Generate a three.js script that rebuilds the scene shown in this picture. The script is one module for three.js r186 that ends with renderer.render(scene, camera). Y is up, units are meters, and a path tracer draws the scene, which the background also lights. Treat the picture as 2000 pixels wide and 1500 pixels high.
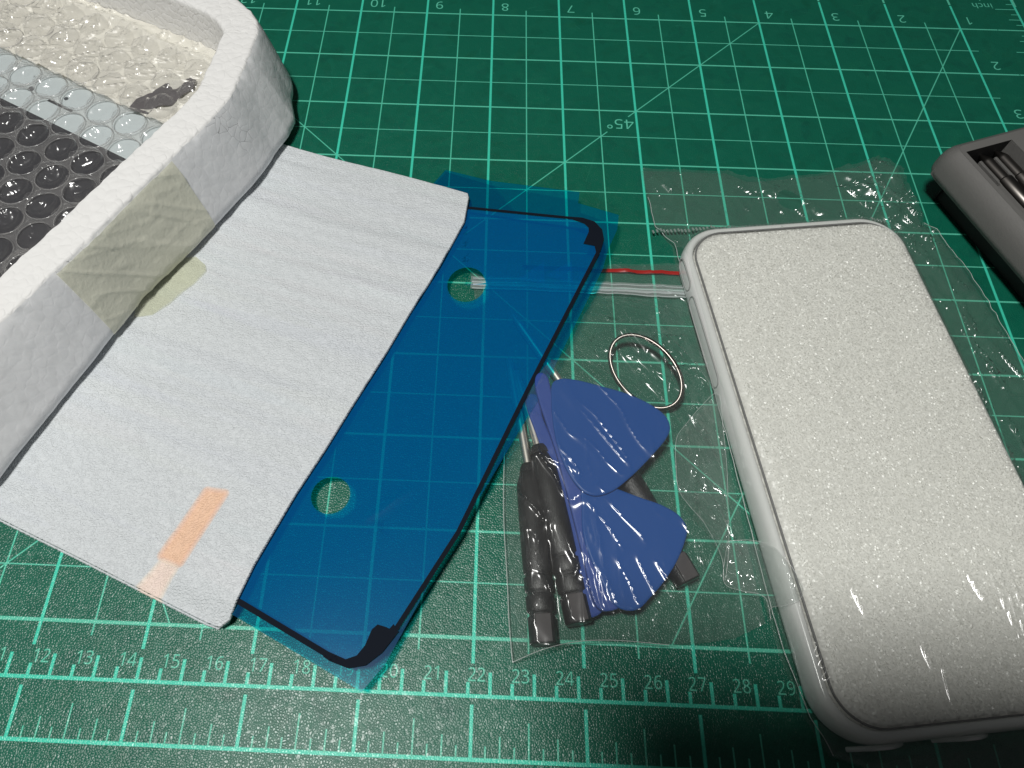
import * as THREE from 'three';
import { mergeGeometries } from 'three/addons/utils/BufferGeometryUtils.js';
import { RectAreaLightUniformsLib } from 'three/addons/lights/RectAreaLightUniformsLib.js';
import { RoundedBoxGeometry } from 'three/addons/geometries/RoundedBoxGeometry.js';

// ---------------------------------------------------------------- camera, light, exposure (metres)
const scene = new THREE.Scene();
const camera = new THREE.PerspectiveCamera(56.343, 4 / 3, 0.01, 20);
camera.position.set(-0.03572, 0.17489, 0.13141);
camera.rotation.set(-1.07531, 0.03226, 0.00937, 'YXZ');
camera.setViewOffset(2000, 1500, 98.5, 0, 2000, 1500);
scene.background = new THREE.Color(0.032, 0.033, 0.034);
RectAreaLightUniformsLib.init();
const lamp = new THREE.RectAreaLight(new THREE.Color(1.0, 0.985, 0.95), 255, 0.105, 0.05);
lamp.position.set(-0.18, 0.66, 0.14); lamp.lookAt(-0.03, 0, 0.0); lamp.name = 'desk_lamp'; scene.add(lamp);
const renderer = new THREE.WebGLRenderer({ antialias: true });
renderer.toneMapping = THREE.LinearToneMapping; renderer.toneMappingExposure = 1;
renderer.shadowMap.enabled = true;

// ---------------------------------------------------------------- helpers (all shapes in millimetres, scaled to metres when built)
const MM = 0.001, names = new Map();
function numbered(n) { const k = names.get(n) || 0; names.set(n, k + 1); return k ? n + '_' + String(k).padStart(3, '0') : n; }
function tag(o, label, category, group) { o.userData.label = label; o.userData.category = category; if (group) o.userData.group = group; return o; }
function thing(name, label, category, group) { const o = new THREE.Group(); o.name = numbered(name); scene.add(o); return tag(o, label, category, group); }
function mesh(name, geo, mat, parent = scene, label) {
  const m = new THREE.Mesh(geo, mat); m.name = parent === scene ? numbered(name) : name; m.castShadow = m.receiveShadow = true; parent.add(m);
  if (label) m.userData.label = label; return m;
}
function rng(s) { return () => { s = (s + 0x6d2b79f5) | 0; let t = Math.imul(s ^ (s >>> 15), 1 | s); t = (t + Math.imul(t ^ (t >>> 7), 61 | t)) ^ t; return ((t ^ (t >>> 14)) >>> 0) / 4294967296; }; }
function hash(x, y, s = 0) { let h = Math.imul(x, 374761393) + Math.imul(y, 668265263) + Math.imul(s, 974711) | 0; h = Math.imul(h ^ (h >>> 13), 1274126177); return ((h ^ (h >>> 16)) >>> 0) / 4294967296; }
const mod = (a, p) => ((a % p) + p) % p, lerp = (a, b, t) => a + (b - a) * t, clamp = (x, a = 0, b = 1) => Math.min(b, Math.max(a, x));
const sstep = (a, b, x) => { const t = clamp((x - a) / (b - a)); return t * t * (3 - 2 * t); };
function vn(x, y, s = 0, p = 1 << 20) {                       // value noise, -1..1, period p
  const i = Math.floor(x), j = Math.floor(y), fx = x - i, fy = y - j, u = fx * fx * fx * (fx * (fx * 6 - 15) + 10), v = fy * fy * fy * (fy * (fy * 6 - 15) + 10);
  const h = (a, b) => hash(mod(a, p), mod(b, p), s);
  return 2 * lerp(lerp(h(i, j), h(i + 1, j), u), lerp(h(i, j + 1), h(i + 1, j + 1), u), v) - 1;
}
function fbm(x, y, s = 0, o = 4, p = 1 << 20) { let a = 1, t = 0, n = 0; for (let k = 0; k < o; k++) { t += a * vn(x, y, s + k * 17, p); n += a; a *= 0.5; x *= 2; y *= 2; p *= 2; } return t / n; }
function wor(x, y, s = 0, p = 1 << 20) {                       // cellular noise: [F1, F2, id]
  const i = Math.floor(x), j = Math.floor(y); let a = 9, b = 9, id = 0;
  for (let m = -1; m < 2; m++) for (let n = -1; n < 2; n++) {
    const ci = mod(i + m, p), cj = mod(j + n, p), dx = i + m + hash(ci, cj, s) - x, dy = j + n + hash(ci, cj, s + 5) - y, d = Math.hypot(dx, dy);
    if (d < a) { b = a; a = d; id = hash(ci, cj, s + 9); } else if (d < b) b = d;
  }
  return [a, b, id];
}
function tex(w, h, f, srgb = false) {
  const d = new Uint8Array(w * h * 4);
  for (let y = 0; y < h; y++) for (let x = 0; x < w; x++) { const c = f((x + .5) / w, (y + .5) / h), k = 4 * (y * w + x); if (typeof c === 'number') d[k] = d[k + 1] = d[k + 2] = 255 * clamp(c); else for (let q = 0; q < 3; q++) d[k + q] = 255 * clamp(c[q]); d[k + 3] = 255; }
  const t = new THREE.DataTexture(d, w, h); t.wrapS = t.wrapT = THREE.RepeatWrapping; t.magFilter = t.minFilter = THREE.LinearFilter; if (srgb) t.colorSpace = THREE.SRGBColorSpace; t.needsUpdate = true; return t;
}
const lin = (r, g, b) => new THREE.Color().setRGB(r, g, b);
const std = (o) => new THREE.MeshStandardMaterial({ side: THREE.DoubleSide, ...o });
const phys = (o) => new THREE.MeshPhysicalMaterial({ side: THREE.DoubleSide, ...o });
function geom(pos, nor, uv, idx) {
  const g = new THREE.BufferGeometry(), p = new Float32Array(pos); for (let i = 0; i < p.length; i++) p[i] *= MM;
  g.setAttribute('position', new THREE.BufferAttribute(p, 3)); g.setAttribute('uv', new THREE.BufferAttribute(new Float32Array(uv), 2)); g.setIndex(idx);
  if (nor) g.setAttribute('normal', new THREE.BufferAttribute(new Float32Array(nor), 3)); else g.computeVertexNormals();
  return g;
}
// surface over an (nu x nv) grid from f(u, v) -> [x, y, z]; uv from w(u, v)
function grid(nu, nv, f, w = (u, v) => [u, v]) {
  const pos = [], uv = [], idx = [];
  for (let j = 0; j <= nv; j++) for (let i = 0; i <= nu; i++) { pos.push(...f(i / nu, j / nv)); uv.push(...w(i / nu, j / nv)); }
  for (let j = 0; j < nv; j++) for (let i = 0; i < nu; i++) { const a = j * (nu + 1) + i, b = a + 1, c = a + nu + 1, d = c + 1; idx.push(a, c, b, b, c, d); }
  return geom(pos, null, uv, idx);
}
const area = (P) => { let s = 0; for (let i = 0; i < P.length; i++) { const a = P[i], b = P[(i + 1) % P.length]; s += a[0] * b[1] - a[1] * b[0]; } return s / 2; };
function clipCell(P, x0, x1, z0, z1) {
  let out = P;
  for (const [k, v, s] of [[0, x0, 1], [0, x1, -1], [1, z0, 1], [1, z1, -1]]) {
    const src = out; out = []; if (!src.length) return out;
    for (let i = 0; i < src.length; i++) {
      const a = src[i], b = src[(i + 1) % src.length], da = s * (a[k] - v), db = s * (b[k] - v);
      if (da >= 0) out.push(a);
      if ((da >= 0) !== (db >= 0)) { const t = da / (da - db); out.push([a[0] + t * (b[0] - a[0]), a[1] + t * (b[1] - a[1])]); }
    }
  }
  return out;
}
const inside = (P, x, z) => { let c = false; for (let i = 0, j = P.length - 1; i < P.length; j = i++) { const a = P[i], b = P[j]; if ((a[1] > z) !== (b[1] > z) && x < (b[0] - a[0]) * (z - a[1]) / (b[1] - a[1]) + a[0]) c = !c; } return c; };
// a sheet over the plan polygon P following height h(x, z), cut into cells; thick > 0 gives it a back and an edge
function sheet(P, cell, h, { uvs = 1, thick = 0, skip } = {}) {
  const pos = [], nor = [], uv = [], idx = [], e = cell * .3, map = new Map();
  const vert = (x, z) => {
    const key = x.toFixed(4) + ',' + z.toFixed(4); if (map.has(key)) return map.get(key);
    const y = h(x, z), nx = -(h(x + e, z) - h(x - e, z)) / (2 * e), nz = -(h(x, z + e) - h(x, z - e)) / (2 * e), l = Math.hypot(nx, 1, nz);
    pos.push(x, y, z); nor.push(nx / l, 1 / l, nz / l); uv.push(x * uvs, -z * uvs); map.set(key, pos.length / 3 - 1); return pos.length / 3 - 1;
  };
  const xs = P.map((p) => p[0]), zs = P.map((p) => p[1]), X0 = Math.min(...xs), X1 = Math.max(...xs), Z0 = Math.min(...zs), Z1 = Math.max(...zs);
  for (let z = Z0; z < Z1; z += cell) for (let x = X0; x < X1; x += cell) {
    if (skip && skip(x + cell / 2, z + cell / 2)) continue; const c = clipCell(P, x, x + cell, z, z + cell); if (c.length < 3) continue;
    const q = c.filter((p, i) => Math.hypot(p[0] - c[(i + 1) % c.length][0], p[1] - c[(i + 1) % c.length][1]) > 1e-4); if (q.length < 3) continue;
    const tris = q.length === 4 && Math.abs(Math.abs(area(q)) - cell * cell) < 1e-6 ? [[0, 1, 2], [0, 2, 3]] : THREE.ShapeUtils.triangulateShape(q.map((p) => new THREE.Vector2(...p)), []);
    for (const [a, b, d] of tris) { const A = q[a], B = q[b], D = q[d], cr = (B[0] - A[0]) * (D[1] - A[1]) - (B[1] - A[1]) * (D[0] - A[0]); if (Math.abs(cr) < 1e-9) continue; const i = vert(...A), j = vert(...B), k = vert(...D); cr > 0 ? idx.push(i, k, j) : idx.push(i, j, k); }
  }
  if (thick) {
    const n = pos.length / 3, m = idx.length;
    for (let i = 0; i < n; i++) { pos.push(pos[3 * i], pos[3 * i + 1] - thick, pos[3 * i + 2]); nor.push(-nor[3 * i], -nor[3 * i + 1], -nor[3 * i + 2]); uv.push(uv[2 * i], uv[2 * i + 1]); }
    for (let i = 0; i < m; i += 3) idx.push(idx[i] + n, idx[i + 2] + n, idx[i + 1] + n);
    const R = resample(P, cell, true), s = area(P) > 0 ? 1 : -1; let prev = -1, first = -1;
    R.forEach((p, i) => {
      const a = R[(i + R.length - 1) % R.length], b = R[(i + 1) % R.length], tx = b[0] - a[0], tz = b[1] - a[1], l = Math.hypot(tx, tz), y = h(p[0], p[1]), k = pos.length / 3;
      for (let r = 0; r < 4; r++) { const f = [0.02, .3, .7, .98][r], out = [0, .38, .38, 0][r] * thick; pos.push(p[0] + s * tz / l * out, y - f * thick, p[1] - s * tx / l * out); nor.push(s * tz / l * .8, .6 - 1.2 * f, -s * tx / l * .8); uv.push(p[0] * uvs, (-p[1] - f * thick) * uvs); }
      if (i) for (let r = 0; r < 3; r++) idx.push(prev + r, k + r, prev + r + 1, k + r, k + r + 1, prev + r + 1); else first = k;
      prev = k;
    });
    for (let r = 0; r < 3; r++) idx.push(prev + r, first + r, prev + r + 1, first + r, first + r + 1, prev + r + 1);
  }
  return geom(pos, nor, uv, idx);
}
function resample(P, step, closed) {
  const out = []; const n = closed ? P.length : P.length - 1;
  for (let i = 0; i < n; i++) { const a = P[i], b = P[(i + 1) % P.length], l = Math.hypot(b[0] - a[0], b[1] - a[1]), k = Math.max(1, Math.round(l / step)); for (let j = 0; j < k; j++) out.push([lerp(a[0], b[0], j / k), lerp(a[1], b[1], j / k)]); }
  if (!closed) out.push(P[P.length - 1]); return out;
}
function spline(P, step, closed = true) { const c = new THREE.CatmullRomCurve3(P.map((p) => new THREE.Vector3(p[0], 0, p[1])), closed, 'centripetal'), L = c.getLength(); return c.getSpacedPoints(Math.round(L / step)).slice(0, closed ? -1 : undefined).map((p) => [p.x, p.z]); }
// sweep a profile of [inset, y] along a closed plan path (path runs so that its outside is on side s)
function sweep(path, prof, { s = 1, uvs = .02, bump, closed = true, cap } = {}) {
  const n = path.length, pos = [], uv = [], idx = []; let L = 0;
  const pl = [0]; for (let j = 1; j < prof.length; j++) pl.push(pl[j - 1] + Math.hypot(prof[j][0] - prof[j - 1][0], prof[j][1] - prof[j - 1][1]));
  for (let i = 0; i < n + (closed ? 1 : 0); i++) {
    const p = path[i % n], a = closed ? path[(i + n - 1) % n] : path[Math.max(0, i - 1)], b = closed ? path[(i + 1) % n] : path[Math.min(n - 1, i + 1)], tx = b[0] - a[0], tz = b[1] - a[1], l = Math.hypot(tx, tz), nx = s * tz / l, nz = -s * tx / l;
    if (i) L += Math.hypot(p[0] - path[i - 1][0], p[1] - path[i - 1][1]);
    prof.forEach(([o, y], j) => {
      let d = 0, dy = 0; if (bump) [d, dy] = bump(L, pl[j], j, p);
      pos.push(p[0] - nx * (o - d), y + dy, p[1] - nz * (o - d)); uv.push(L * uvs, pl[j] * uvs);
    });
  }
  const m = prof.length, rows = closed ? n : n - 1;
  for (let i = 0; i < rows; i++) for (let j = 0; j < m - 1; j++) { const a = i * m + j, b = a + m; s > 0 ? idx.push(a, a + 1, b, b, a + 1, b + 1) : idx.push(a, b, a + 1, b, b + 1, a + 1); }
  const g = geom(pos, null, uv, idx);
  if (closed) { const N = g.attributes.normal; for (let j = 0; j < m; j++) { const k = n * m + j, v = new THREE.Vector3(N.getX(j) + N.getX(k), N.getY(j) + N.getY(k), N.getZ(j) + N.getZ(k)).normalize(); N.setXYZ(j, v.x, v.y, v.z); N.setXYZ(k, v.x, v.y, v.z); } }
  return g;
}
function rrect(cx, cz, hx, hz, r, dir, seg = 10) {               // rounded rectangle, long axis along dir = [ex, ez]
  const out = [], [ex, ez] = dir, fx = ez, fz = -ex;
  for (const [sx, sz, a0] of [[1, -1, -90], [1, 1, 0], [-1, 1, 90], [-1, -1, 180]]) for (let k = 0; k <= seg; k++) { const a = (a0 + 90 * k / seg) * Math.PI / 180, u = sx * (hx - r) + r * Math.cos(a), v = sz * (hz - r) + r * Math.sin(a); out.push([cx + fx * u + ex * v, cz + fz * u + ez * v]); }
  return out;
}
function capFan(P, y, up, uvs = .02) { const t = THREE.ShapeUtils.triangulateShape(P.map((p) => new THREE.Vector2(...p)), []), idx = []; for (const [a, b, c] of t) { const A = P[a], B = P[b], C = P[c], cr = (B[0] - A[0]) * (C[1] - A[1]) - (B[1] - A[1]) * (C[0] - A[0]); (cr > 0) === up ? idx.push(a, c, b) : idx.push(a, b, c); } return geom(P.flatMap((p) => [p[0], y, p[1]]), null, P.flatMap((p) => [p[0] * uvs, -p[1] * uvs]), idx); }
function tube(pts, r, seg = 60, rad = 10, closed = false) { const g = new THREE.TubeGeometry(new THREE.CatmullRomCurve3(pts.map((p) => new THREE.Vector3(...p).multiplyScalar(MM)), closed), seg, r * MM, rad, closed); return g; }
// turned body along the segment a -> b, profile of [t (mm along), radius]
function turned(a, b, prof, seg = 28) {
  const g = new THREE.LatheGeometry(prof.map(([t, r]) => new THREE.Vector2(Math.max(r, 1e-4) * MM, t * MM)), seg), A = new THREE.Vector3(...a), B = new THREE.Vector3(...b);
  g.applyQuaternion(new THREE.Quaternion().setFromUnitVectors(new THREE.Vector3(0, 1, 0), B.clone().sub(A).normalize())); g.translate(A.x * MM, A.y * MM, A.z * MM); return g;
}

// ---------------------------------------------------------------- textures
const T = {};
T.grain = tex(1024, 1024, (u, v) => {                             // leather-like grain of the mat, one tile = 70 mm
  const wx = fbm(u * 40, v * 40, 3, 2, 40), wy = fbm(u * 40, v * 40, 8, 2, 40), [a, b] = wor(u * 116 + wx * .6, v * 116 + wy * .6, 1, 116);
  return .30 + .42 * sstep(0, .45, b - a) + .16 * fbm(u * 64, v * 64, 21, 3, 64) + .12 * fbm(u * 16, v * 16, 33, 2, 16);
});
T.bead = tex(1024, 1024, (u, v) => {                              // foam beads, one tile = 60 mm
  const wx = fbm(u * 20, v * 20, 5, 2, 20) * .3, [a, b] = wor(u * 22 + wx, v * 22 - wx, 2, 22);
  return .25 + .30 * sstep(0, .35, b - a) + .3 * (1 - a * a) + .1 * fbm(u * 64, v * 64, 40, 3, 64);
});
T.beadColor = tex(1024, 1024, (u, v) => {                         // open cracks between beads, in patches
  const wx = fbm(u * 20, v * 20, 5, 2, 20) * .3, [a, b] = wor(u * 22 + wx, v * 22 - wx, 2, 22), patch = sstep(.0, .35, fbm(u * 4 + .3, v * 4, 61, 3, 4));
  const c = 1 - .30 * patch * (1 - sstep(.006, .035, b - a)) - .03 * fbm(u * 30, v * 30, 7, 3, 30) - .02; return [c * .985, c * .99, c];
}, true);
T.crinkle = tex(1024, 1024, (u, v) => {                           // foam sleeve skin, one tile = 60 mm
  const w = fbm(u * 30, v * 30, 4, 2, 30) * .8, [a, b] = wor(u * 60 + w, v * 84 + w, 6, 0x7fffffff & 420);
  const r = 1 - Math.abs(fbm(u * 70, v * 100, 12, 2, 10)); return .2 + .3 * sstep(0, .5, b - a) + .3 * r * r + .15 * fbm(u * 8, v * 8, 17, 2, 8);
});
T.plastic = tex(512, 512, (u, v) => .5 + .5 * fbm(u * 96, v * 96, 9, 2, 96));
T.film = tex(512, 512, (u, v) => .5 + .35 * fbm(u * 6, v * 6, 19, 4, 6) + .1 * fbm(u * 60, v * 60, 29, 2, 60));
T.flake = tex(1024, 1024, (u, v) => {                             // tilted cell walls of sparkling foam, one tile = 50 mm (normal map)
  const w = fbm(u * 50, v * 50, 3, 2, 50) * .4, [a, b, id] = wor(u * 90 + w, v * 90 - w, 4, 90), id2 = (id * 91.7) % 1, [c, d, id3] = wor(u * 120, v * 120, 14, 120);
  const t = id2 * 6.283, q = id3 * 40; return [.5 + .09 * Math.cos(t) + .05 * Math.cos(q), .5 + .09 * Math.sin(t) + .05 * Math.sin(q), 1];
});
const rep = (t, x, y = x) => { const c = t.clone(); c.repeat.set(x, y); c.needsUpdate = true; return c; };

// ---------------------------------------------------------------- cutting mat (18 x 12 inch); u inches from the right, w inches from the far ruler
const IN = 25.4, OX = 170, OZ = -150, mx = (u) => OX - u * IN, mz = (w) => OZ + w * IN;
{
  const mat = thing('cutting_mat', 'green self healing cutting mat printed with a turquoise inch and centimetre grid, lying under everything', 'cutting mat');
  const x0 = mx(17.5), z0 = mz(-.5), tiles = [], mats = [], S = 2048 / 9;
  for (let b = 0; b < 2; b++) for (let a = 0; a < 2; a++) {
    const cv = document.createElement('canvas'); cv.width = 2048; cv.height = 1366; const c = cv.getContext('2d'), R = rng(7 + a + 2 * b);
    c.fillStyle = '#0a614c'; c.fillRect(0, 0, 2048, 1366);
    for (let k = 0; k < 2600; k++) { c.fillStyle = R() < .5 ? `rgba(70,130,105,${.02 + .03 * R()})` : `rgba(0,40,32,${.03 + .04 * R()})`; const r = 4 + 26 * R(); c.beginPath(); c.ellipse(R() * 2048, R() * 1366, r * (1 + R()), r * .6, R() * 3, 0, 7); c.fill(); }
    c.lineCap = 'round';
    for (let k = 0; k < 420; k++) { const x = R() * 2048, y = R() * 1366, l = 8 + 110 * R() * R(), t = (R() < .7 ? (R() - .5) * .6 : R() * 3); c.strokeStyle = `rgba(${R() < .5 ? '120,180,150' : '0,45,36'},${.05 + .16 * R()})`; c.lineWidth = .8 + R(); c.beginPath(); c.moveTo(x, y); c.lineTo(x + l * Math.cos(t), y + l * Math.sin(t)); c.stroke(); }
    for (let k = 0; k < 160; k++) { c.fillStyle = `rgba(170,215,190,${.08 + .25 * R() * R()})`; c.beginPath(); c.arc(R() * 2048, R() * 1366, .6 + 1.4 * R(), 0, 7); c.fill(); }
    c.setTransform(S, 0, 0, S, -9 * a * S, -6 * b * S); c.lineCap = 'butt';
    const X = (u) => 17.5 - u, Y = (w) => w + .5, strong = '#43d2b4', soft = '#5cc6a9', mm = 1 / IN;
    const line = (u0, w0, u1, w1, mmw, col) => { c.strokeStyle = col; c.lineWidth = mmw * mm; c.beginPath(); c.moveTo(X(u0), Y(w0)); c.lineTo(X(u1), Y(w1)); c.stroke(); };
    for (let w = 1; w <= 10; w += .5) { const f = w % 1 === 0; line(f ? .45 : .877, w, f ? 16.55 : 16.12, w, w === 10 ? .85 : f ? .62 : .34, f ? soft : '#62c8ac'); }
    for (let u = 1; u <= 16; u += .5) { const f = u % 1 === 0; line(u, f ? .45 : .875, u, f ? 10.22 : 10.12, f ? .8 : .42, f ? strong : '#56c6a8'); }
    line(4, 1, 6.11, 3.11, .38, soft); line(6.41, 3.41, 13, 10, .38, soft); line(13, 1, 4, 10, .38, soft); line(1, 1, 1 + 9 / 1.7320508, 10, .38, soft); line(16, 1, 16 - 9 / 1.7320508, 10, .38, soft);
    line(.018, 0, .018, 11, .85, strong); line(0, 0, 17, 0, .85, strong); line(16.504, 0, 16.504, 10.49, .85, strong); line(.018, 10.99, 17, 10.99, .85, strong); line(16.504 - 41.9 / 2.54, 10.49, 16.504, 10.49, .85, strong);
    for (let k = 0; k <= 136; k++) { const u = k / 8, w1 = k % 8 === 0 ? 10.56 : k % 4 === 0 ? 10.69 : k % 2 === 0 ? 10.804 : 10.884; line(u, w1, u, 10.99, k % 8 === 0 ? .8 : .36, k % 8 === 0 ? strong : soft); line(u, 0, u, 10.99 - w1, k % 8 === 0 ? .8 : .36, soft); }
    for (let k = 0; k <= 88; k++) { const w = k / 8, l = k % 8 === 0 ? .44 : k % 4 === 0 ? .33 : k % 2 === 0 ? .2 : .13; line(.018, w, l, w, k % 8 === 0 ? .6 : .36, soft); }
    for (let k = 1; k <= 82; k++) { const u = 16.504 - k / 5.08; line(u, k % 2 ? 10.376 : 10.29, u, 10.49, .8, strong); }
    c.fillStyle = '#66cdb0';
    const text = (s, u, w, size, align, turn, sx = 1) => { c.save(); c.translate(X(u), Y(w)); if (turn) c.rotate(Math.PI); c.scale(sx * size / 100, size / 100); c.font = '100px sans-serif'; c.textAlign = align; c.fillText(s, 0, 0); c.save(); c.strokeStyle = '#0a614c'; c.lineWidth = 1.2; c.lineJoin = 'round'; c.strokeText(s, 0, 0); c.restore(); c.restore(); };
    for (let n = 1; n <= 16; n++) text(String(n), n - .115, .717, .238, 'right', true);
    for (let n = 2; n <= 10; n++) text(String(n), .79, n - .273, .238, 'right', true);
    text('inch', .5, .36, .17, 'center', true); text('45°', 6.04, 3.165, .25, 'left', true);
    for (let n = 1; n <= 41; n++) text(String(n), 16.504 - n / 2.54 + .036, 10.368, .168, 'right', false, .92);
    const t = new THREE.CanvasTexture(cv); t.colorSpace = THREE.SRGBColorSpace; t.magFilter = THREE.LinearFilter; t.needsUpdate = true;
    mats.push(phys({ map: t, bumpMap: rep(T.grain, 9 * IN / 70, 6 * IN / 70), bumpScale: .00013, roughness: .35, specularIntensity: 1, ior: 1.55 }));
    const g = new THREE.PlaneGeometry(9 * IN * MM, 6 * IN * MM, 1, 1); g.rotateX(-Math.PI / 2); g.translate((x0 + (4.5 + 9 * a) * IN) * MM, 0, (z0 + (3 + 6 * b) * IN) * MM); tiles.push(g);
  }
  mesh('printed_surface', mergeGeometries(tiles, true), mats, mat);
  const body = new RoundedBoxGeometry(18 * IN * MM + .002, .003, 12 * IN * MM + .002, 4, .0012); body.translate((x0 + 9 * IN) * MM, -.0016, (z0 + 6 * IN) * MM);
  mesh('mat_body', body, std({ color: '#0b4a3a', roughness: .7 }), mat);
  mesh('table_top', new THREE.BoxGeometry(1.6, .02, 1.2).translate(0, -.0135, 0), std({ color: '#3b3129', roughness: .6 }));
  scene.children[scene.children.length - 1].userData.kind = 'structure';
}

const crease = (x, z, L) => { let s = 0; for (const [x0, z0, x1, z1, hh, w] of L) { const dx = x1 - x0, dz = z1 - z0, t = ((x - x0) * dx + (z - z0) * dz) / (dx * dx + dz * dz), tc = clamp(t), d = Math.hypot(x - x0 - dx * tc, z - z0 - dz * tc); s += hh * Math.exp(-Math.pow(d / w, 1.4)) * (.4 + .6 * Math.sin(Math.PI * clamp(t * .9 + .05))); } return s; };
// ---------------------------------------------------------------- white foam sleeve
const filmH = (x, z) => { const d = (x + 63) * .9 + (z - 40) * .38, k = sstep(30, 105, z); return clamp(2.4 + (d + 12) * lerp(.105, .035, k) + 1.6 * k, 1.6, 10.5) + .16 * vn(x / 26, z / 30, 8); };
const sleeveP0 = [[-60, -27.5], [-39, -25], [2, -12], [-19.8, 40.2], [-50.6, 104], [-60.8, 112.2], [-87.2, 100.5], [-104, 94], [-80, 30]];
const sleeveH = (x, z) => { const y = sleeveBase(x, z), d = sdf(sleeveP0, x, z), f = filmH(x, z) + .95; return lerp(y, Math.max(y, f), sstep(6, -2, d)); };
const sdf = (P, x, z) => { let d = 1e9; for (let i = 0, n = P.length; i < n; i++) { const a = P[i], b = P[(i + 1) % n], dx = b[0] - a[0], dz = b[1] - a[1], t = clamp(((x - a[0]) * dx + (z - a[1]) * dz) / (dx * dx + dz * dz)); d = Math.min(d, Math.hypot(x - a[0] - dx * t, z - a[1] - dz * t)); } return inside(P, x, z) ? -d : d; };
const sleeveBase = (x, z) => { const s = clamp((x + 130) * .9 / 100 + (z - 0) * .0), r = sstep(-135, -60, x - (-0.39) * (z - 20) - 10); return 1.4 + 3.2 * r * (1 - .55 * sstep(40, 100, z)) + .12 * fbm(x / 22, z / 9, 3, 3) + .07 * vn(x / 3, z / 1.6, 5) + .15 * (.6 + .4 * sstep(60, 0, z)) * vn((x + .3 * z) / 40, (z - .33 * x) / 2.3, 15) + .36 * vn((x + .3 * z) / 60, (z - .33 * x) / 6.0, 16); };
const sleeveP = [[-168, -75.5], [-100.8, -50.8], [-68.8, -39.7], [-39.6, -29.2], [-39.3, -27.5], [-40.3, -17.6], [-47, 0], [-54.6, 17.1], [-60.5, 31.5], [-67.4, 46.8], [-73, 60], [-78.8, 72.6], [-85.8, 90.2], [-88.6, 99.4], [-89.8, 102.8], [-91.9, 104.3], [-95, 103.4], [-105.2, 99.3], [-130.1, 89.2], [-152, 80.6], [-186, 67]];
{
  const cv = document.createElement('canvas'); cv.width = 1024; cv.height = 1200; const c = cv.getContext('2d'), W = 160, H = 187.5, k = 1024 / W;   // plan of the sleeve: x -190..-30, z -80..107.5
  c.fillStyle = '#d3d8db'; c.fillRect(0, 0, 1024, 1200);
  c.setTransform(k, 0, 0, k, 190 * k, 80 * k); const R = rng(5);
  for (let q = 0; q < 90; q++) { c.fillStyle = R() < .6 ? `rgba(200,205,210,${.03 + .05 * R()})` : `rgba(255,255,255,${.06 * R()})`; c.save(); c.translate(-190 + R() * 160, -80 + R() * 190); c.rotate(.30 + .1 * R()); c.beginPath(); c.ellipse(0, 0, 20 + 40 * R(), 1 + 2.2 * R(), 0, 0, 7); c.fill(); c.restore(); }
  const soft = (P, col, n) => { for (let q = n; q >= 0; q--) { c.fillStyle = col + (2.1 / n).toFixed(3) + ')'; c.strokeStyle = c.fillStyle; c.lineWidth = q * .16; c.lineJoin = 'round'; c.beginPath(); P.forEach((p, i) => i ? c.lineTo(...p) : c.moveTo(...p)); c.closePath(); c.fill(); c.stroke(); } };
  soft([[-101.6, 72], [-96.9, 72.8], [-103.9, 90.2], [-108.9, 88.4]], 'rgba(250,196,168,', 20);
  soft([[-108.6, 90.5], [-105.2, 92], [-108, 98], [-112.4, 96.5]], 'rgba(246,222,208,', 20);
  const t = new THREE.CanvasTexture(cv); t.colorSpace = THREE.SRGBColorSpace; t.magFilter = THREE.LinearFilter; t.repeat.set(1 / W, 1 / H); t.offset.set(190 / W, 1 - 80 / H); t.needsUpdate = true;
  const sl = thing('foam_sleeve', 'white crinkled foam sleeve with an orange sticker showing through and blue film sticking out', 'foam sleeve');
  const m = phys({ map: t, bumpMap: rep(T.crinkle, 1 / 60), bumpScale: .00036, roughness: .46, specularIntensity: .55 });
  mesh('top_layer', sheet(sleeveP, .8, sleeveH, { thick: .7 }), m, sl);
  mesh('bottom_layer', sheet(sleeveP.map(([x, z]) => [x - .9, z + .2]), 3, (x, z) => .62 + .05 * vn(x / 9, z / 9, 2), { thick: .5 }), m, sl);
}

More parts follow.
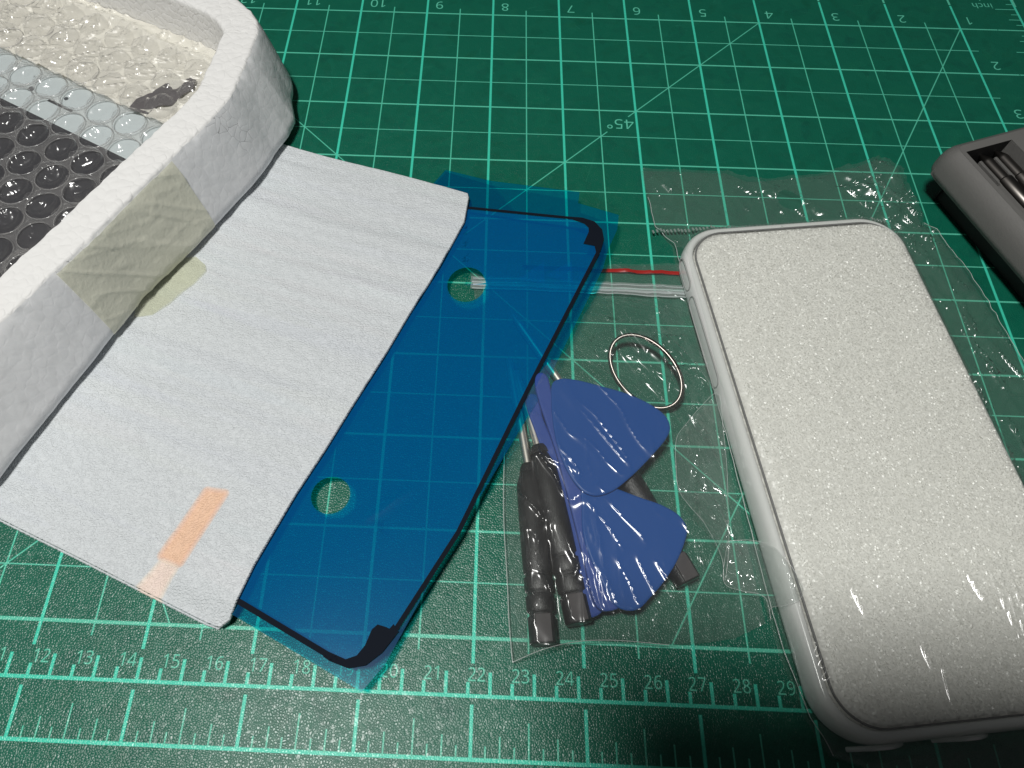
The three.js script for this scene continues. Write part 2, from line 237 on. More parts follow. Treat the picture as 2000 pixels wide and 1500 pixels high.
// ---------------------------------------------------------------- blue adhesive film with its liner (stiff, slightly warped sheets)
{
  const corner = (P) => P;
  const film = [[-60, -27.5], [-39.6, -24.7], [-4.2, -18.4], [-.6, -16.6], [1.3, -13.4], [1.6, -9.5], [.4, -5.2], [-19.8, 40.2], [-37.4, 81], [-50.6, 104], [-53.6, 108.6], [-57, 111.4], [-60.8, 112.2], [-65, 110.8], [-87.2, 99.9], [-104, 92]];
  const circ = (cx, cz, r, n, s, sq = 1) => [...Array(n + 1)].map((_, i) => { const a = s * i / n * 6.28319 + 2.2; return [cx + r * Math.cos(a), cz + r * sq * Math.sin(a)]; });
  const key = (P, hole) => { let bi = 0, bj = 0, bd = 1e9; P.forEach((p, i) => hole.forEach((q, j) => { const d = Math.hypot(p[0] - q[0], p[1] - q[1]); if (d < bd) { bd = d; bi = i; bj = j; } })); const r = [...hole.slice(bj), ...hole.slice(1, bj + 1)]; return [...P.slice(0, bi + 1), ...r, P[bi], ...P.slice(bi + 1)]; };
  const filmTop = (x, z) => filmH(x, z) + crease(x, z, [[-34, -8, -6, -13, .35, 1.1], [-30, 2, -8, -2, .3, 1.3], [-44, 16, -30, 30, .25, 1.4], [-60, 78, -50, 70, .22, 1.2], [-18, 8, -12, 20, .3, .9]]);
  const blue = phys({ color: lin(.04, .76, .80), transmission: 1, thickness: 0, roughness: .13, ior: 1.45, specularIntensity: .8 }), coat = (o, b, k) => phys({ color: lin(.0, .31 * k, .86 * k), transparent: true, opacity: o, roughness: .5, specularIntensity: b });
  const pale = phys({ color: lin(.05, .80, .84), transmission: 1, thickness: 0, roughness: .16, ior: 1.45, specularIntensity: .5 });
  const black = phys({ color: lin(.004, .007, .014), roughness: .8, specularIntensity: .3 });
  const g = thing('adhesive_film', 'translucent blue screen adhesive film edged in black, reaching out of the white sleeve', 'adhesive film');
  let P = key(film, circ(-38.6, 6.2, 5.6, 30, -1, 1.15).map(([x, z]) => [x, z])); P = key(P, circ(-70, 72.2, 4.9, 30, -1, 1));
  mesh('film', sheet(P, 1.2, filmTop), blue, g); mesh('blue_coating', sheet(P, 8, (x, z) => filmH(x, z) - .12), coat(.29, .2, 1.12), g);
  const liner = [[-62, -34], [-52.5, -33.2], [-47.2, -41.9], [-32.5, -36.2], [-4.4, -29.9], [-5.1, -25.2], [6.9, -19.7], [6, -13.8], [2.9, -6.2], [.9, 1.2], [-17.6, 43.2], [-41.4, 87.7], [-52.8, 111.2], [-57.4, 117], [-89.5, 101.5], [-104, 95]];
  let Q = key(liner, circ(-38.6, 6.2, 6, 30, -1, 1.15)); Q = key(Q, circ(-70, 72.2, 5.2, 30, -1, 1));
  mesh('liner', sheet(Q, 4, (x, z) => filmH(x, z) - .45), pale, g, 'paler blue liner wider than the film'); mesh('blue_coating', sheet(Q, 8, (x, z) => filmH(x, z) - .55), coat(.17, .2, 1), g);
  const topLiner = [[-60, -32], [-52.6, -33.4], [-47.4, -42], [-32.5, -36.4], [-24, -22.2], [-40, -25]];
  mesh('liner', sheet(topLiner, 4, (x, z) => filmH(x, z) - .8), pale, g);
  // black adhesive line round the film, and the wider pads at its two corners
  const band = (pts, wd) => { const R = resample(pts, 3), A = [], B = []; R.forEach((p, i) => { const a = R[Math.max(0, i - 1)], b = R[Math.min(R.length - 1, i + 1)], tx = b[0] - a[0], tz = b[1] - a[1], l = Math.hypot(tx, tz); A.push([p[0] + tz / l * wd / 2, p[1] - tx / l * wd / 2]); B.unshift([p[0] - tz / l * wd / 2, p[1] + tx / l * wd / 2]); }); return [...A, ...B]; };
  const up = (x, z) => filmTop(x, z) + .1;
  mesh('adhesive_border', sheet(band([[-60, -27.2], [-39.6, -24.2], [-6, -18.2]], 1.0), 2, up), black, g);
  mesh('adhesive_border', sheet(band([[-.3, -4.4], [-20.2, 40], [-37.8, 80.8], [-50.9, 103.6]], 1.15), 2, up), black, g);
  mesh('adhesive_border', sheet(band([[-63.5, 110.8], [-87.2, 99.2], [-104, 91.3]], 1.3), 2, up), black, g);
  mesh('adhesive_pad', sheet([[-7, -18.9], [-4.2, -18.5], [-.6, -16.7], [1.4, -13.4], [1.7, -9.5], [.5, -5.2], [-.2, -3.8], [-.9, -4.4], [-1.2, -7], [-4.4, -7.9], [-2.6, -12.6], [-2.6, -14.4], [-3.8, -16], [-7, -17.7]], 2, up), black, g);
  mesh('adhesive_pad', sheet([[-51.6, 102.6], [-50.3, 104.2], [-53.6, 108.8], [-57, 111.6], [-60.8, 112.4], [-65.2, 111], [-66.8, 110], [-66, 108.9], [-61.6, 110.5], [-59.2, 109.6], [-57.6, 107.4], [-56.4, 103.9], [-55.2, 102.8], [-53.6, 103.2], [-52.4, 103.6]], 2, up), black, g);
}

// ---------------------------------------------------------------- white foam box, its contents and the tape on its wall
const boxPath = spline([[-190, 120], [-184, 106], [-172, 82], [-160, 58.5], [-151, 40.5], [-142.3, 23.2], [-130.9, .4], [-120.8, -19.3], [-113.6, -33.5], [-110.2, -43], [-109, -54], [-108, -65], [-107.6, -73.3], [-110.4, -80.3], [-116.4, -87.4], [-126, -94], [-143, -102.5], [-183, -122], [-235, -147], [-262, -152], [-282, -138], [-300, -100], [-262, 10], [-224, 122], [-204, 134]], .6);
const FL = [[-90, 6], [-70, 6.9], [-60, 10.6], [-53, 10], [-45, 7.6], [-30, 7.2], [-15, 7.5], [0, 6.7], [12, 5.6], [33, 8.6], [51, 10.2], [70, 12], [140, 12]];
const flare = (q, y) => { const g = Math.pow(clamp((27.4 - y) / 24), .85); if (q[0] < -111 && q[1] < -76) return 6.5 * g; let k = 0; while (k < FL.length - 2 && FL[k + 1][0] < q[1]) k++; const t = clamp((q[1] - FL[k][0]) / (FL[k + 1][0] - FL[k][0])); return lerp(FL[k][1], FL[k + 1][1], t) * g; };
const beads = (x, y, s) => { const [a] = wor(x / 2.7, y / 2.7, s); return .5 - Math.min(1, a * a * 1.6); };
{
  const P0 = [[9, 2.0], [4.4, 1.9], [3, 2.1], [1.7, 2.7], [.8, 3.6], [.3, 4.8]], prof = [...P0];
  for (let y = 6; y < 27.2; y += .8) prof.push([0, y]);
  prof.push([.12, 27.5], [.4, 27.85], [.8, 28.0]); for (let o = 1.4; o < 10.4; o += .6) prof.push([o, 28.05]);
  prof.push([10.7, 27.9], [11.1, 27.5], [11.4, 27]); for (let y = 26; y > 6; y -= 1.2) prof.push([11.5 + (26 - y) * .05, y]);
  const bx = thing('foam_box', 'thick walled white polystyrene foam box at the upper left with a bubble wrapped screen inside', 'foam box');
  const m = phys({ color: lin(.92, .92, .915), map: T.beadColor, bumpMap: T.bead, bumpScale: .00006, roughness: .75, specularIntensity: .35 });
  const nOut = prof.findIndex(([o, y]) => y > 27.4) + 1, pA = prof.slice(0, nOut), pB = prof.slice(nOut - 1), rough = (pr) => (L, p, j, q) => {
    const [o, y] = pr[j], top = y > 27.4, wob = .4 * vn(q[0] / 14, q[1] / 14, 9), nib = .2 * vn(L / 1.9, 5, 10) * sstep(26.2, 27.4, y);
    if (top) return [wob * .8 + nib * (o < 2 || o > 10 ? 1 : .3), .22 * beads(L / 1.1, o * 1 + 3, 4) + .12 * fbm(L / 2, o / 2, 8, 2)];
    if (o > 9.5) return [wob * .8 + .1 * beads(L, y, 7), 0];
    return [wob + nib + flare(q, y) + (y > 2.6 ? .08 * beads(L, y, 4) + .12 * fbm(L / 9, y / 9, 6, 3) : 0), 0];
  };
  mesh('wall', sweep(boxPath, pA, { s: -1, uvs: 1 / 60, bump: rough(pA) }), m, bx);
  mesh('rim', sweep(boxPath, pB, { s: -1, uvs: 1 / 60, bump: rough(pB) }), phys({ color: lin(.82, .82, .81), bumpMap: T.bead, bumpScale: .00022, roughness: .7, specularIntensity: .35 }), bx);
  const inner = boxPath.filter((_, i) => i % 5 === 0);
  mesh('floor', capFan(sweepInset(inner, 8), 6.5, true, 1 / 60), phys({ color: lin(.82, .8, .74), bumpMap: T.bead, bumpScale: .0003, roughness: .8 }), bx);
  mesh('base', capFan(sweepInset(inner, 8), 2.3, false, 1 / 60), m, bx);

  // tape: follows the outer wall between two stations of the path
  const near = (x, z) => { let b = 0, d = 1e9; boxPath.forEach((p, i) => { const q = Math.hypot(p[0] - x, p[1] - z); if (q < d) { d = q; b = i; } }); return b; };
  const i0 = near(-142.8, 24.5), i1 = near(-122.4, -16.2), seg = boxPath.slice(Math.min(i0, i1), Math.max(i0, i1) + 1);
  const tp = []; for (let y = 27.3; y > 6; y -= .7) tp.push([0, y]); tp.push([.2, 5.2], [.5, 4.2], [1.3, 3.1]);
  const tpr = tp.slice().reverse(); const tape = thing('adhesive_tape', 'yellowish translucent adhesive tape stuck over the wall of the white foam box', 'tape');
  const tm = phys({ transmission: .2, thickness: 0, color: lin(.85, .85, .72), roughness: .42, bumpMap: rep(T.film, 1 / 8), bumpScale: .0002, specularIntensity: .5 });
  mesh('strip', sweep(seg, tp.reverse(), { s: -1, uvs: 1, closed: false, bump: (L, p, j, q) => { const w = .4 * vn(q[0] / 14, q[1] / 14, 9); const c = Math.abs(vn((L + .9 * p) / 7, (p - L * .4) / 26, 14)), f = Math.abs(vn((L * .6 + 1.2 * p) / 5, (p - L) / 18, 15)); return [.3 + flare(q, tpr[j][1]) + w + .34 * Math.pow(1 - c, 6) + .24 * Math.pow(1 - f, 8), 0]; } }), tm, tape);
  const tt = phys({ color: lin(.92, .92, .80), transmission: .90, thickness: 0, roughness: .3 });
  mesh('loose_end', sheet([[-134, 20], [-134, 14], [-126, -2], [-121, -2.5], [-117.4, .6], [-116.6, 3], [-119.4, 7.6], [-122, 10.4], [-125.4, 15.4], [-129, 19]], 1, (x, z) => sleeveH(x, z) + .5 + .35 * vn(x / 3, z / 4, 6) + .3 * vn(x / 8, z / 8, 4)), tt, tape);
}
{
  // screen panel lying in the box: dark glass, pale end with ear slot and two dots, flex connector
  const a = [.886, .464], b = [-.47, .883], O = [-136.4, -48.1];              // a along its end, b along its length
  const at = (s, t) => [O[0] + a[0] * s + b[0] * t, O[1] + a[1] * s + b[1] * t];
  const pn = thing('screen_panel', 'phone screen panel with dark glass and a pale end inside the bubble wrap', 'phone screen');
  const slab = (P, y0, y1, m, n) => { const R = resample(P, 4, true), s = area(P) > 0 ? 1 : -1; return mesh(n, mergeGeometries([sweep(R, [[.3, y0], [0, y0 + .3], [0, y1 - .3], [.3, y1]], { s }), capFan(R.map((p) => p), y1 - .02, true)].map((g) => g)), m, pn); };
  slab([at(-80, 0), at(0, 0), at(0, 18.2), at(-80, 18.2)], 8.6, 10.4, phys({ color: lin(.62, .69, .70), roughness: .35 }), 'pale_bezel');
  slab([at(-80, 18.2), at(0, 18.2), at(0, 132), at(-80, 132)], 8.6, 10.4, phys({ color: lin(.05, .05, .056), roughness: .22 }), 'glass');
  slab([at(-42.5, 10.6), at(-32, 10.6), at(-32, 11.5), at(-42.5, 11.5)], 10.3, 10.62, std({ color: lin(.04, .04, .045), roughness: .5 }), 'ear_slot');
  for (const [s, t, r] of [[-51.5, 10, 1.1], [-38, 7.6, .7]]) slab([...Array(14)].map((_, i) => { const q = at(s, t); return [q[0] + r * Math.cos(i * .4488), q[1] + r * Math.sin(i * .4488)]; }), 10.3, 10.6, std({ color: lin(.08, .09, .1), roughness: .4 }), 'sensor_dot');
  const fx = thing('flex_cable', 'dark grey folded connector cable beside the pale end of the screen panel', 'cable');
  mesh('ribbon', sheet([[-150, -52.4], [-148.6, -56.8], [-144.2, -60.2], [-141.5, -66.2], [-134, -69], [-131.4, -67], [-131.6, -62.6], [-134, -60.6], [-137, -55.6], [-141, -54], [-144, -51.4]], .8, (x, z) => 12.7 + .7 * vn(x / 5, z / 6, 3) + .25 * vn(x / 2, z / 2, 9), { thick: .3 }), phys({ color: lin(.12, .112, .115), roughness: .4 }), fx);
  // bubble wrap: film with separate bubbles, and creased cream layers behind the panel
  const wrap = thing('bubble_wrap', 'clear bubble wrap with round air bubbles filling the white foam box', 'bubble wrap');
  const clear = phys({ color: lin(.96, .96, .96), transmission: .975, thickness: 0, roughness: .17, ior: 1.5 }), hazy = phys({ color: lin(.94, .93, .92), transmission: .90, thickness: 0, roughness: .12, ior: 1.5 });
  const inP = boxPath.filter((_, i) => i % 5 === 0), inn = sweepInset(inP, 12.2);
  const wrapH = (x, z) => 11.3 + .3 * vn(x / 14, z / 14, 5) + .26 * vn(x / 2.6, z / 2.6, 7);
  const bP = inn.filter(([x, z]) => true);
  const front = clipHalf(bP, O, a, b, -3);
  const spots = []; { const R = rng(11); for (let i = -14; i < 16; i++) for (let j = -8; j < 14; j++) spots.push([-178.1 + 10.3 * i + 1 * j + .4 * (R() - .5), -40.7 + 5.4 * i + 11.55 * j + .4 * (R() - .5)]); }
  mesh('base_film', sheet(front, .45, wrapH, { skip: (x, z) => spots.some(([a, b]) => (a - x) * (a - x) + (b - z) * (b - z) < 25.6) }), hazy, wrap);
  const cream = phys({ color: lin(.88, .86, .78), transmission: .25, thickness: 0, roughness: .32, ior: 1.5 });
  const back = clipHalf(bP, O, [-a[0], -a[1]], [-b[0], -b[1]], -1.6);
  const creamH = (x, z) => { const t = (x - O[0]) * b[0] + (z - O[1]) * b[1], ridge = Math.exp(-Math.pow((t + 27 - 1.2 * vn(x / 9, z / 9, 31)) / 2.2, 2)); const cr = Math.pow(1 - Math.abs(vn(x / 9 + z / 15, z / 5, 12)), 4), c2 = 1.4 * Math.pow(1 - Math.abs(vn(x / 4.6, z / 2.8 + x / 9, 13)), 4); return 11.6 + 2.4 * ridge + 4 * sstep(-27, -40, t) + .9 * cr + .6 * c2 + .5 * fbm(x / 6, z / 6, 22, 3); };
  mesh('creased_layer', sheet(back, .7, creamH), cream, wrap, 'creamy creased layers of the wrap');
  const R = rng(11), dome = [...Array(8)].map((_, k) => { const g = grid(40, 18, (u, v) => { const an = u * 6.28319, r = Math.sin(v * Math.PI / 2), sh = Math.pow(Math.cos(v * Math.PI / 2), .62), dx = r * Math.cos(an), dz = r * Math.sin(an); const dent = .5 * vn(dx * 2.2 + k * 9, dz * 2.2, 40 + k) * sh + .42 * Math.pow(1 - Math.abs(vn(dx * 2.6 + k * 3 + dz, dz * 3.2, 50 + k)), 4) * sh; return [5.2 * dx, 3.9 * sh + dent * 1.25, 5.2 * dz]; }); return g; });
  const rimM = phys({ color: lin(.85, .85, .85), transmission: .8, thickness: 0, roughness: .15 }), ring = new THREE.TorusGeometry(.0052, .00016, 6, 40).rotateX(Math.PI / 2);
  let n = 0;
  for (let i = -14; i < 16; i++) for (let j = -8; j < 14; j++) {
    const [x, z] = spots[(i + 14) * 22 + j + 8], k = Math.floor(R() * 8), ry = R() * 6.28;
    if (!inside(inn, x, z) || z > 75 || x < -222) continue;
    const t = (x - O[0]) * b[0] + (z - O[1]) * b[1]; if (t < -24) continue;
    const bub = mesh('bubble', dome[k], clear, wrap); bub.position.set(x * MM, (t < 0 ? creamH(x, z) - .6 : wrapH(x, z) + .03) * MM, z * MM); bub.rotation.y = ry;
    const rg = mesh('rim', ring, rimM, bub); n++;
  }
}
function sweepInset(P, d) { const s = area(P) > 0 ? 1 : -1, n = P.length; return P.map((p, i) => { const a = P[(i + n - 2) % n], b = P[(i + 2) % n], tx = b[0] - a[0], tz = b[1] - a[1], l = Math.hypot(tx, tz); return [p[0] - s * tz / l * d, p[1] + s * tx / l * d]; }); }
function clipHalf(P, O, a, b, off) { const d = (p) => (p[0] - O[0]) * b[0] + (p[1] - O[1]) * b[1] - off, out = []; for (let i = 0; i < P.length; i++) { const p = P[i], q = P[(i + 1) % P.length], dp = d(p), dq = d(q); if (dp >= 0) out.push(p); if ((dp >= 0) !== (dq >= 0)) { const t = dp / (dp - dq); out.push([lerp(p[0], q[0], t), lerp(p[1], q[1], t)]); } } return out; }

// ---------------------------------------------------------------- tools in their zip bag
const D1 = { a: [-17.4, 3.9, 105.4], b: [-20.6, 3.9, 62.5] }, D2 = { a: [-9.2, 4.3, 100.6], b: [-18, 4.8, 57.6] }, D3 = { a: [17, 4, 90], b: [2, 4, 60] };
{
  const steel = std({ color: lin(.78, .73, .66), metalness: 1, roughness: .42 }), black = phys({ color: lin(.010, .010, .011), roughness: .32, bumpMap: rep(T.plastic, 6), bumpScale: .00003 });
  const handle = [[0, 0], [0, 2.9], [.4, 3.2], [6, 3.2], [6.4, 2.7], [6.9, 2.7], [7.3, 3.3], [10.6, 3.35], [11, 2.9], [11.6, 2.9], [12, 3.4], [15, 3.45], [15.3, 3.0], [15.9, 3.0], [16.3, 3.4], [22, 3.5], [32, 3.5], [38.5, 3.4], [40.5, 2.7], [43, 1.9], [43.2, 0]];
  const driver = (name, D, tip, label) => {
    const g = thing(name, label, 'screwdriver', 'screwdrivers in the clear tool bag'), A = new THREE.Vector3(...D.a), B = new THREE.Vector3(...D.b), dir = B.clone().sub(A).normalize();
    mesh('handle', turned(D.a, D.b, handle), black, g);
    const fl = new RoundedBoxGeometry(.0036, .0009, .0062, 2, .0002); fl.lookAt(new THREE.Vector3(0, 0, 1)); const f = mesh('flat', fl, std({ color: lin(.05, .043, .045), roughness: .6 }), g);
    const p = A.clone().addScaledVector(dir, 3.3).add(new THREE.Vector3(0, 3.05, 0)); f.position.copy(p.multiplyScalar(MM)); f.rotation.y = Math.atan2(dir.x, dir.z);
    const s0 = B.clone().addScaledVector(dir, -1), s1 = new THREE.Vector3(...tip), L = s1.distanceTo(s0);
    mesh('shaft', turned(s0.toArray(), tip, [[0, 1.1], [L - 5, 1.1], [L - 4, .9], [L - .6, .8], [L, .15]], 16), steel, g);
    mesh('collar', turned(B.clone().addScaledVector(dir, -1.6).toArray(), D.b, [[0, 2.5], [1.5, 2.2], [2.4, 1.8], [2.5, 0]], 20), black, g);
  };
  driver('screwdriver', D1, [-26, 3.6, 30], 'black handled screwdriver nearest the left edge of the clear tool bag');
  driver('screwdriver', D2, [-24, 3.8, 34], 'black handled screwdriver lying between the leftmost one and the blue picks');
  driver('screwdriver', D3, [-25.3, 4.4, 15.8], 'screwdriver lying under both blue picks, only its bright shaft and black butt showing');
  const blueA = phys({ color: lin(.004, .066, .275), roughness: .42, bumpMap: rep(T.plastic, .02), bumpScale: .00004, specularIntensity: .5 }), blueB = phys({ color: lin(.028, .07, .29), roughness: .5, specularIntensity: .5 });
  const plate = (P, th, y, tiltX, tiltZ, cx, cz) => { const S = spline(P, .8), s = area(S) > 0 ? 1 : -1, h = (x, z) => y + tiltX * (x - cx) + tiltZ * (z - cz); const n = S.length; const rim = sweep(S, [[.5, th], [.12, th - .08], [0, th - .3], [0, .3], [.12, .08], [.5, 0]], { s }); const inset = S.map((p, i) => { const a = S[(i + n - 1) % n], b = S[(i + 1) % n], tx = b[0] - a[0], tz = b[1] - a[1], l = Math.hypot(tx, tz); return [p[0] - s * tz / l * .5, p[1] + s * tx / l * .5]; }); const g = mergeGeometries([rim, capFan(inset, th, true), capFan(inset, 0, false)]); const p = g.attributes.position; for (let i = 0; i < p.count; i++) p.setY(i, p.getY(i) + h(p.getX(i) / MM, p.getZ(i) / MM) * MM); g.computeVertexNormals(); return g; };
  const sp = (name, P, y, label, tz) => { tag(mesh(name, plate(P, 1.5, y, .0, tz, -10, 65), blueB), label, 'pry tool', 'blue pry tools in the clear tool bag'); };
  sp('pry_tool', [[-21.4, 45], [-20.8, 42.6], [-18.8, 42.6], [-16.8, 50], [-10.4, 66], [-6.8, 82], [-3.4, 96], [-4.6, 98.4], [-9.2, 99.6], [-10.6, 98], [-13.4, 80], [-17, 60]], 4.6, 'slim blue plastic pry tool beside the screwdriver handles, its left edge uncovered', -.01);
  sp('pry_tool', [[-19.2, 39], [-18, 36.8], [-16.2, 37.4], [-14.4, 44], [-9, 60], [-4.4, 80], [.6, 95], [-.2, 97], [-4, 98], [-5.6, 97], [-8.6, 84], [-13.4, 62]], 6.2, 'slim blue plastic pry tool lying just under the edges of the two blue picks', -.012);
  const pickA = [[-14.6, 40.3], [-12.4, 39], [-8.1, 39.3], [-2.5, 40.7], [5.4, 43.1], [11.5, 46.4], [14.4, 49.4], [15, 52.4], [13.9, 55], [10, 59.8], [3.8, 66.2], [-1, 70], [-4.8, 71.2], [-7.7, 70.3], [-11.3, 65.6], [-13.8, 58.3], [-14.8, 52], [-15.1, 45.3]];
  const pickB = [[-6.5, 66.5], [.1, 68.6], [6.1, 70.8], [11.6, 72.7], [15.4, 75.2], [16.8, 78.3], [15.7, 81.9], [13.3, 86.6], [9.8, 91.4], [6.7, 94.7], [4.1, 97.2], [2, 97.8], [-.4, 97.4], [-2, 96.2], [-4.5, 91.2], [-7.2, 84.6], [-8.2, 79.8], [-8.2, 74.1], [-8, 68.5]];
  tag(mesh('opening_pick', plate(pickA, .8, 8.4, .01, -.004, 0, 54), blueA), 'upper blue plastic opening pick with a white glint, lying below the steel ring', 'opening pick', 'blue opening picks in the clear tool bag');
  tag(mesh('opening_pick', plate(pickB, .8, 7.3, .008, -.012, 3, 82), blueA), 'lower blue plastic opening pick, its tip pointing to the ruler numbers', 'opening pick', 'blue opening picks in the clear tool bag');
  // split ring leaning in the bag
  const c = [11.4, 4.2, 33.2], e1 = new THREE.Vector3(.62, -.08, .78).normalize(), e2 = new THREE.Vector3(.7, .42, -.5).normalize(); e2.addScaledVector(e1, -e2.dot(e1)).normalize();
  const nrm = new THREE.Vector3().crossVectors(e1, e2), pts = (o, r) => [...Array(48)].map((_, i) => { const t = i / 48 * 6.28319; return new THREE.Vector3(...c).addScaledVector(e1, 12.1 * r * Math.cos(t)).addScaledVector(e2, 7.6 * r * Math.sin(t)).addScaledVector(nrm, o).toArray(); });
  const ringM = std({ color: lin(.2, .18, .165), metalness: 1, roughness: .3 }); const rg = thing('split_ring', 'steel double wire split ring leaning in the clear bag above the blue picks', 'split ring');
  mesh('wire', tube(pts(0, 1), .5, 140, 10, true), ringM, rg); mesh('wire', tube(pts(.95, .97), .5, 140, 10, true), ringM, rg);
}
const tent = (x, z, a, b, top, r, k) => { const dx = b[0] - a[0], dz = b[1] - a[1], t = clamp(((x - a[0]) * dx + (z - a[1]) * dz) / (dx * dx + dz * dz)), d = Math.hypot(x - a[0] - dx * t, z - a[1] - dz * t); const q = Math.max(0, d - r); return top - k * q - .03 * q * q * (q < 6 ? 1 : 0); };
const pickA0 = [[-14.6, 40.3], [-8.1, 39.3], [5.4, 43.1], [14.4, 49.4], [15, 52.4], [10, 59.8], [-1, 70], [-7.7, 70.3], [-13.8, 58.3]], pickB0 = [[-6.5, 68], [6, 70.8], [15.4, 75.2], [16.8, 78.3], [13.3, 86.6], [4.1, 97.2], [-2, 96.2], [-8.2, 79.8]], pryA0 = [[-20.4, 41], [-17.2, 37.8], [-13, 34], [-10, 48], [0, 96], [-9.2, 99.6]];
const plateau = (P, x, z, top, k) => top - k * Math.max(0, sdf(P, x, z) - .6);
const bagContents = (x, z) => {
  const h = [.7, tent(x, z, [-17.4, 104], [-20.6, 64], 7.9, 2.2, .8), tent(x, z, [-9.6, 99], [-18, 58], 8.7, 2.2, .8), tent(x, z, [17, 90], [4, 64], 7.9, 2.2, .7), tent(x, z, [-21, 56], [-25, 32], 5.4, 1, .6), plateau(pickA0, x, z, 9.9, .5), plateau(pickB0, x, z, 8.9, .5), plateau(pryA0, x, z, 8.0, .7), tent(x, z, [6, 26], [16, 40], 9, 3, .45)];
  let m = 0; for (const v of h) m += Math.exp(clamp(v, -3, 20) * 3); return Math.log(m) / 3;
};
{
  const P = [[-37.8, -1.6], [-36.6, 4.6], [-35, 14], [-31.6, 32], [-28, 50], [-26.8, 56], [-26.8, 74], [-25.6, 92.6], [-25.2, 100], [-24.3, 109.2], [-18, 106.8], [-10.2, 104.6], [-1.9, 103.9], [11, 104.2], [19, 103.2], [27.5, 101.6], [35, 98], [33.6, 80], [31.2, 50], [28.8, 20], [27.4, -2], [27.3, -7], [.9, -5.4], [-20, -4.6], [-36, -4.2]];
  const clear = phys({ color: lin(.96, .975, .965), transmission: .972, thickness: 0, roughness: .19, ior: 1.5 });
  const folds = [[18, 22, 30, 42, 1.4, .9], [20, 46, 30, 60, 1.2, .8], [22, 60, 18, 76, 1.3, 1], [24, 64, 31, 84, 1.4, .8], [20, 78, 31, 88, 1.5, .7], [-6, 50, 4, 64, .5, .4], [-8, 48, 3, 63, .4, .3], [-6, 26, 4, 30, .8, .7], [14, 24, 26, 20, 1.2, .6], [-4, 8, 20, 12, .8, 1], [-12, 12, 10, 22, .9, 1], [-5.5, 74, -3, 96, 1, .6], [-9, 80, -6, 98, .9, .5], [-4, 98, -7, 84, .8, .5], [-2, 99, 14, 95, .7, .6], [20, 90, 30, 94, .9, .7], [10, 96, 20, 103, .7, .6], [3, 20, 9, 30, .8, .6], [-20, 60, -8, 66, .6, .5], [8, 32, 20, 42, .8, .5]];
  folds.push([-2, 7.6, 27, 9.6, .55, .5], [2, 11.5, 25, 14, .5, .5], [6, 10, 28, 8.4, .45, .4], [-14, 9, 10, 12, .4, .5], [0, -1.2, 26, -.6, .4, .5]); const RF = rng(31); for (let k = 0; k < 46; k++) { const x = 4 + 30 * RF(), z = -2 + 106 * RF(), a = RF() < .6 ? .7 + .9 * RF() : RF() * 3.14, l = 4 + 12 * RF(); folds.push([x, z, x + l * Math.cos(a), z + l * Math.sin(a), (.3 + .9 * RF()) * (RF() < .7 ? 1 : -.6), .3 + .4 * RF()]); }
  for (let k = 0; k < 14; k++) { const x = -10 + 9 * RF(), z = 74 + 24 * RF(), a = 1.2 + .8 * RF(), l = 5 + 12 * RF(); folds.push([x, z, x + l * Math.cos(a), z + l * Math.sin(a), .22 + .3 * RF(), .45 + .35 * RF()]); }
  const ani = (x, z, a, L, W, s) => { const c = Math.cos(a), q = Math.sin(a); return Math.pow(1 - Math.abs(vn((x * c + z * q) / L + 3, (z * c - x * q) / W + .4 * vn(x / 9, z / 9, s + 1), s)), 6); };
  const wr = (x, z) => .75 * ani(x, z, 1.0, 16, 4.6, 61) + .32 * ani(x, z, 1.35, 9, 3, 62) * sstep(-.1, .5, fbm(x / 16, z / 16, 67, 2)) + .35 * ani(x, z, 1.75, 14, 3.4, 65) * sstep(60, 90, z) * sstep(4, -4, x) + .3 * fbm(x / 12, z / 12, 63, 3);
  const bagTop = (x, z) => { const filmUnder = inside([[-60, -28], [2, -14], [-19, 40], [-37, 81], [-60, 112]], x, z); const hc = bagContents(x, z), onPick = sstep(5, 1, Math.min(sdf(pickA0, x, z), sdf(pickB0, x, z))); let h = hc + (wr(x, z) + crease(x, z, folds)) * (.6 + .55 * sstep(.7, 3, hc)) * (1 - .62 * onPick) + .15; const edge = Math.min(1, Math.max(.15, (x + 40) / 8)); const lim = filmH(x, z) - .9; const k = sstep(3, -1.5, (x + 19.8) * .91 + (z - 40) * .42); return lerp(h, Math.min(h, Math.max(.5, lim)), z < 108 ? k : 0) + k * crease(x, z, [[-28, 23, -22, 30, .8, .4], [-26, 29, -20.5, 25, .7, .4], [-31, 15, -26, 22, .5, .35], [-24, 20, -22, 28, .6, .35]]); };
  const bag = thing('tool_bag', 'clear zip bag with a red stripe holding the black screwdrivers, blue picks and steel ring', 'plastic bag');
  mesh('top_sheet', sheet(P, .55, bagTop), clear, bag);
  mesh('bottom_sheet', sheet(P.map(([x, z]) => [x, z]), 3, (x, z) => .25 + .08 * vn(x / 7, z / 7, 4)), phys({ color: lin(.96, .975, .965), transmission: .982, thickness: 0, roughness: .1, ior: 1.5 }), bag);
  const fold = (P, y, F, tau, name) => { const h = (x, z) => y(x, z) + crease(x, z, F) + .25 * fbm(x / 5, z / 5, 81, 3) + .3 * ani(x, z, 1.1, 9, 2.6, 83); mesh(name, sheet(P, .5, h), phys({ color: lin(.9, .92, .91), transmission: tau, thickness: 0, roughness: .1, ior: 1.5 }), bag); const e2 = phys({ color: lin(.88, .9, .89), transmission: .5, thickness: 0, roughness: .15 }); mesh(name + '_edge', tube([...P, P[0]].map(([x, z]) => [x, h(x, z), z]), .045, 220, 5), e2, bag); };
